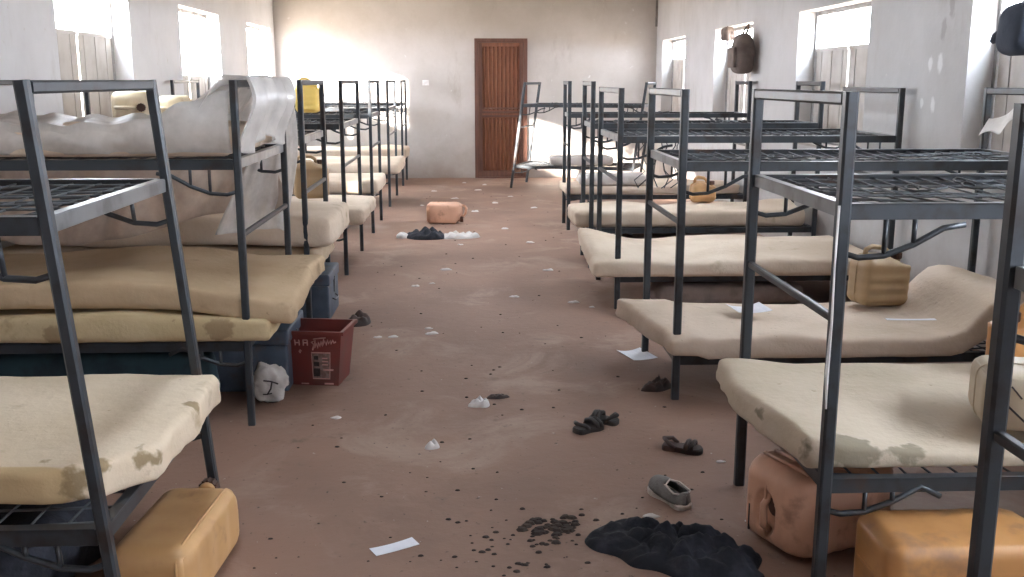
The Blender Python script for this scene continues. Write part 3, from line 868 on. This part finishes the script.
# ================================================================== things hanging on the right wall
for o in [o for o in COL.objects if o.name.startswith('jerrycan') and 'dark slit' in str(o.get('label'))]:
    mm = MB().bar((.0, -.1305, .06), (.055, -.1305, .12), .006, .003, (0, 1, 0)); mm.build('slit', M['bin_dark'], o)
    mm = MB().bar((-.055, -.1305, .07), (-.02, -.1305, .10), .005, .003, (0, 1, 0)); mm.build('slit', M['bin_dark'], o)
rt = empty('shoulder_bag', (2.74, 10.22, 1.56), (0, 0, 0), 'grey-brown bag hanging in front of the middle right window', 'bag')
vs, fs = rbox(.10, .17, .20, .085, 6, 6, 8, 3)
MB().add([(p.x * (1 - .3 * smooth01(0, .24, p.z)) + .01 * nv(p, 9, 2), p.y * (1 - .25 * smooth01(.05, .24, p.z)) + .02 * nv(p, 7, 4), p.z + .20) for p in vs], fs).build('bag_body', M['bag_brown'], rt, True)
MB().tube([(.0, -.08, .37), (.03, -.06, .44), (.05, 0, .48), (.03, .06, .44), (.0, .08, .37)], .012, 6).build('strap', M['bag_brown'], rt, True)
vs, fs = rbox(.02, .12, .10, .018, 4, 4, 4, 3)
MB().add([(p.x - .105, p.y, p.z + .16) for p in vs], fs).build('front_pocket', M['bag_brown'], rt, True)
sack('cloth_bundle', (2.89, 11.45, 2.005), (.055, .1, .07), 'small brown cloth bundle hung high beside the middle right window', 'cloth', 'bag_brown', 6.0)
rt = empty('backpack', (2.755, 5.05, 1.62), (0, 0, 0), 'slate blue bag hanging high on the right wall at the photo edge', 'bag')
vs, fs = rbox(.08, .14, .13, .07, 6, 6, 8, 3)
MB().add([(p.x * (1 - .25 * smooth01(0, .2, p.z)) + .01 * nv(p, 9, 7), p.y * (1 - .3 * smooth01(.02, .18, p.z)) + .03 * nv(p, 7, 9), p.z + .13) for p in vs], fs).build('bag_body', M['bag_blue'], rt, True)
MB().tube([(.02, -.05, .24), (.05, -.03, .32), (.06, 0, .36), (.05, .03, .32), (.02, .05, .24)], .012, 6).build('strap', M['bag_blue'], rt, True)
MB().tube([(-.02, .15, .12), (-.03, .19, .10), (-.02, .22, .08)], .02, 6).build('buckle_tail', M['bag_blue'], rt, True)

# ================================================================== things on the floor
def lump(name, outline, h, loc, mt, label=None, cat=None, seed=1.0, wr=6.0, rot=0, parent=None, nr=16, group=None, sharp=1.0, sub=6, kind=None):
    """crumpled flat thing: closed polygon outline, wrinkled top, flat underside"""
    pts = [Vector((*p, 0)) for p in outline]
    cx = sum((p for p in pts), Vector()) / len(pts)
    ring_ = []
    n = len(pts)
    for i in range(n):
        p0, p1, p2, p3 = pts[i - 1], pts[i], pts[(i + 1) % n], pts[(i + 2) % n]
        for k in range(sub):
            t = k / sub
            ring_.append(.5 * ((2 * p1) + (-p0 + p2) * t + (2 * p0 - 5 * p1 + 4 * p2 - p3) * t * t + (-p0 + 3 * p1 - 3 * p2 + p3) * t ** 3))
    N = len(ring_); vs = [Vector((cx.x, cx.y, h))]; fs = []
    for r in range(1, nr + 1):
        t = r / nr
        for p in ring_:
            q = cx.lerp(p, t)
            e = (1 - t ** 4) ** .6 if t < 1 else 0
            z = h * e * (.45 + .55 * abs(noise.noise(Vector((q.x * wr, q.y * wr, seed))) * 2) ** sharp + .25 * abs(noise.noise(Vector((q.x * wr * 2.7, q.y * wr * 2.7, seed + 5)))))
            q.z = max(z, .0012)
            vs.append(q)
    vs[0].z = vs[1].z
    for i in range(N): fs.append((0, 1 + i, 1 + (i + 1) % N))
    for r in range(nr - 1):
        a = 1 + r * N; b = a + N
        for i in range(N): fs.append((a + i, b + i, b + (i + 1) % N, a + (i + 1) % N))
    base = len(vs); a = 1 + (nr - 1) * N
    for i in range(N): q = vs[a + i].copy(); q.z = 0; vs.append(q)
    for i in range(N): fs.append((a + i, base + i, base + (i + 1) % N, a + (i + 1) % N))
    fs.append(tuple(range(base, base + N)))
    o = MB().add(vs, fs).build(name, M[mt], parent, True, loc)
    o.rotation_euler.z = rot
    if label: tag(o, label, cat, group, kind)
    return o
lump('cloth', [(-.25, .10), (-.17, .19), (-.11, .17), (-.06, .18), (.01, .11), (.07, .13), (.13, .08), (.17, .09), (.22, .05), (.26, -.02), (.30, -.06), (.26, -.15), (.27, -.20), (.17, -.22), (.10, -.19), (.03, -.20), (-.05, -.13), (-.12, -.10), (-.16, -.03), (-.23, .02)], .075,
     (.62, 2.98, 0), 'black_cloth', 'crumpled black cloth lying in the aisle near the bottom of the photo', 'cloth', 2.0, 13, nr=34, sharp=.8)
# rag heap far down the aisle
rt = empty('clothing_heap', (-.40, 9.65, 0), (0, 0, 0), 'dark and pale clothes dropped on the floor in front of the pinkish can', 'clothes')
lump('dark_garment', [(-.24, .0), (-.16, .14), (.0, .16), (.13, .10), (.15, -.08), (.03, -.16), (-.14, -.14)], .09, (0, 0, 0), 'black_cloth', seed=3, wr=10, parent=rt)
lump('pale_garment', [(.10, .06), (.20, .12), (.34, .08), (.46, .1), (.48, -.02), (.35, -.10), (.18, -.12), (.10, -.04)], .06, (0, 0, 0), 'cloth_white', seed=5, wr=12, parent=rt)
lump('pale_sleeve', [(-.33, .03), (-.26, .08), (-.20, .04), (-.23, -.05), (-.31, -.04)], .06, (0, 0, 0), 'cloth_white', seed=8, wr=12, parent=rt)

def sole_outline(L, Wd):
    return [(-L / 2, 0), (-L * .42, Wd * .36), (-L * .1, Wd * .33), (L * .2, Wd * .5), (L * .42, Wd * .36), (L / 2, .0), (L * .42, -Wd * .36), (L * .2, -Wd * .46), (-L * .1, -Wd * .36), (-L * .42, -Wd * .36)]
def slab(outline, z0, z1, sub=4):
    pts = [Vector((*p, 0)) for p in outline]; n = len(pts); rg = []
    for i in range(n):
        p0, p1, p2, p3 = pts[i - 1], pts[i], pts[(i + 1) % n], pts[(i + 2) % n]
        for k in range(sub):
            t = k / sub
            rg.append(.5 * ((2 * p1) + (-p0 + p2) * t + (2 * p0 - 5 * p1 + 4 * p2 - p3) * t * t + (-p0 + 3 * p1 - 3 * p2 + p3) * t ** 3))
    N = len(rg)
    zc = [(1, z0), (1.0, z0 + (z1 - z0) * .7), (.94, z1)]
    vs = [Vector((p.x * s, p.y * s, z)) for s, z in zc for p in rg]
    fs = [tuple(range(N))[::-1], tuple(range(2 * N, 3 * N))]
    for r in range(2):
        fs += [(r * N + i, r * N + (i + 1) % N, (r + 1) * N + (i + 1) % N, (r + 1) * N + i) for i in range(N)]
    return MB().add(vs, fs)
def sandal(label, loc, rot, L=.22, mt='dark_rubber', tilt=(0, 0)):
    rt = empty('sandal', loc, (tilt[0], tilt[1], rot), label, 'sandal')
    slab(sole_outline(L, .09), 0, .022).build('sole', M[mt], rt)
    for x in (L * .12, L * .26):
        mm = MB().tube([(x, -.04, .018), (x, -.036, .034), (x + .004, 0, .044), (x, .036, .034), (x, .04, .018)], .010, 6)
        mm.build('toe_strap', M[mt], rt, True)
    mm = MB().tube([(-L * .15, -.03, .018), (-L * .3, -.036, .036), (-L * .46, 0, .044), (-L * .3, .036, .036), (-L * .15, .03, .018)], .009, 6)
    mm.build('heel_strap', M[mt], rt, True)
sandal('dark sandal of a pair, the one on the left, in the aisle', (.505, 4.14, 0), R(35), .15)
sandal('dark sandal of a pair, the one on the right, in the aisle', (.585, 4.24, 0), R(150), .14)
sandal('single dark brown sandal lying nearest the right bed post', (.865, 3.88, 0), R(-25), .17, 'brown_leather')
# grey slip-on shoe
rt = empty('slip_on_shoe', (.715, 3.40, 0), (0, 0, R(112)), 'grey slip-on shoe with a pale sole edge above the black cloth', 'shoe')
slab(sole_outline(.225, .095), 0, .02).build('sole', M['white_rubber'], rt)
mm = MB(); nu, nw = 14, 14; vs = []; fs = []
L = .225
for i in range(nu + 1):
    x = -.112 + L * i / nu
    hw = .043 * (1 - abs((i / nu - .5) * 2) ** 3.2) ** .5 + .002
    for j in range(nw + 1):
        a = pi * j / nw
        zz = .055 * sin(a) * (1 - .25 * smooth01(.6, 1, i / nu)) * (1 - smooth01(.9, 1, i / nu) * .7)
        if i / nu < .48: zz = min(zz, .034 + .012 * (1 - i / nu))
        vs.append((x, hw * cos(a), .018 + zz))
for i in range(nu):
    for j in range(nw):
        if i / nu < .45 and 4 <= j <= 9 and i > 0: continue
        fs.append((i * (nw + 1) + j, (i + 1) * (nw + 1) + j, (i + 1) * (nw + 1) + j + 1, i * (nw + 1) + j + 1))
o = mm.add(vs, fs).build('upper', M['cap_grey'], rt, True)
o.modifiers.new('thickness', 'SOLIDIFY').thickness = .004
slab([(p[0] * .85 - .008, p[1] * .75) for p in sole_outline(.21, .085)], .0205, .024).build('insole', M['dark_rubber'], rt)
MB().tube([(-.108, .0, .055), (-.08, .035, .056), (-.02, .03, .066), (.0, 0, .074), (-.02, -.03, .066), (-.08, -.035, .056)], .004, 6, True).build('collar_trim', M['white_rubber'], rt, True)

lump('leaf_litter', [(-.07, -.03), (-.03, .04), (.03, .05), (.06, .12), (.10, .04), (.05, -.03), (.0, -.05)], .05, (.90, 4.72, 0), 'brown_leather', 'crumpled dark brown rag by the near post of the second right bed', 'rag', 4, 22)
lump('rag', [(-.08, 0), (-.04, .10), (.03, .13), (.08, .05), (.06, -.06), (-.03, -.09)], .06, (-.72, 6.15, 0), 'brown_leather', 'small dark crumpled rag on the floor behind the red bin', 'rag', 6, 16)
def flat(name, w, l, loc, rot, mt, label, cat, curl=.006, group=None):
    nu = 6; vs = []
    for k, zo in enumerate((.0012, .0002)):
        for i in range(nu + 1):
            for j in range(3):
                x = (i / nu - .5) * l; y = (j / 2 - .5) * w
                vs.append((x, y, zo + curl * (i / nu - .5) ** 2 * 4 * (.4 + .6 * j / 2)))
    n = (nu + 1) * 3; fs = []
    for i in range(nu):
        for j in range(2):
            a = i * 3 + j; fs.append((a, a + 3, a + 4, a + 1)); fs.append((n + a, n + a + 1, n + a + 4, n + a + 3))
    rim = [i * 3 for i in range(nu + 1)] + [nu * 3 + 1] + [i * 3 + 2 for i in range(nu, -1, -1)] + [1]
    for i in range(len(rim)): a, b = rim[i], rim[(i + 1) % len(rim)]; fs.append((a, b, b + n, a + n))
    o = MB().add(vs, fs).build(name, M[mt], None, False, loc); o.rotation_euler.z = rot
    return tag(o, label, cat, group)
flat('paper_strip', .055, .155, (-.26, 3.05, 0), R(30), 'paper', 'flat white paper strip on the floor, bottom centre of the photo', 'paper', .004)
flat('paper_sheet', .20, .15, (.915, 5.34, 0), R(20), 'paper', 'white paper sheet at the far foot of the second right bed', 'paper', .012)
flat('paper_sheet', .15, .19, (1.42, 4.95, .345), R(12), 'paper', 'white paper lying on the second right mattress', 'paper', .02)
flat('paper_strip', .03, .24, (2.12, 4.62, .365), R(-3), 'paper', 'thin pale strip lying at the edge of the hump on the second right mattress', 'paper', .003)
lump('crumpled_paper', [(-.05, -.02), (-.03, .03), (.02, .04), (.05, .01), (.03, -.04)], .035, (.03, 4.5, 0), 'scrap', 'crumpled cream paper in the middle of the aisle', 'paper', 2, 30)
lump('rag', [(-.04, -.02), (-.02, .03), (.03, .02), (.07, .0), (.02, -.03)], .02, (.11, 4.62, 0), 'brown_leather', 'small dark scrap touching the crumpled cream paper', 'scrap', 5, 30)
lump('crumpled_paper', [(-.03, -.02), (-.02, .02), (.02, .025), (.03, -.01), (.0, -.03)], .03, (-.17, 3.96, 0), 'scrap', 'small crumpled pale paper left of the aisle centre, below the longer scraps', 'paper', 3, 30)
SP = [(-.56, 5.8), (-.47, 5.8), (-.24, 5.87), (-.27, 6.0), (-.21, 7.95), (-.3, 7.4), (-.42, 7.3), (.81, 6.55), (.70, 6.7), (.30, 6.9), (-.1, 9.2), (.05, 11.6), (.3, 12.4), (.52, 13.1), (-.2, 12.9), (-.5, 13.8), (.1, 13.9), (.75, 11.9),
      (.62, 3.25), (.99, 3.75), (.96, 3.2), (-.62, 4.35), (.62, 7.9), (.2, 14.6), (-.6, 12.2), (.35, 10.2), (-.1, 14.9), (.55, 9.3), (-.35, 11.9)]
rnd = random.Random(3)
for (x, y) in SP:
    s = rnd.uniform(.014, .03) * (1 + .06 * y)
    out = [(s * rnd.uniform(.7, 1.3) * cos(a), s * rnd.uniform(.5, 1.0) * sin(a)) for a in [2 * pi * k / 6 for k in range(6)]]
    lump('paper_scrap', out, s * .3, (x, y, 0), 'scrap', 'small pale paper scrap lying loose on the bare concrete floor', 'paper scrap', y, 30, nr=4, group='pale scraps scattered on the floor', sub=2)

def crumbs(name, label, n, fnpos, smin, smax, mt):
    m = MB()
    for i in range(n):
        x, y = fnpos(); s = rnd.uniform(smin, smax); a0 = rnd.random() * 6; k = 6
        ring0 = [(x + s * (1 + .5 * rnd.random()) * cos(a0 + 2 * pi * j / k) * 1.5, y + s * (1 + .5 * rnd.random()) * sin(a0 + 2 * pi * j / k), .0005) for j in range(k)]
        ring1 = [(x + (p[0] - x) * .6, y + (p[1] - y) * .6, s * .9) for p in ring0]
        m.add(ring0 + ring1, [(j, (j + 1) % k, k + (j + 1) % k, k + j) for j in range(k)] + [tuple(range(k, 2 * k)), tuple(range(k))[::-1]])
    tag(m.build(name, M[mt]), label, 'litter', kind='stuff')
crumbs('soil_crumbs', 'cluster of dark soil crumbs left of the black cloth', 70, lambda: (.28 + rnd.gauss(0, .055), 3.17 + rnd.gauss(0, .06)), .003, .012, 'char')
crumbs('floor_litter', 'fine dark bits of litter scattered along the aisle floor', 150, lambda: ((lambda t: (rnd.uniform(-.75, .9), 2.9 + t * t * 11))(rnd.random())), .002, .006, 'char')
crumbs('soil_crumbs', 'loose trail of dark specks at the bottom of the aisle', 40, lambda: (rnd.gauss(.12, .10), rnd.gauss(3.0, .14)), .002, .007, 'char')
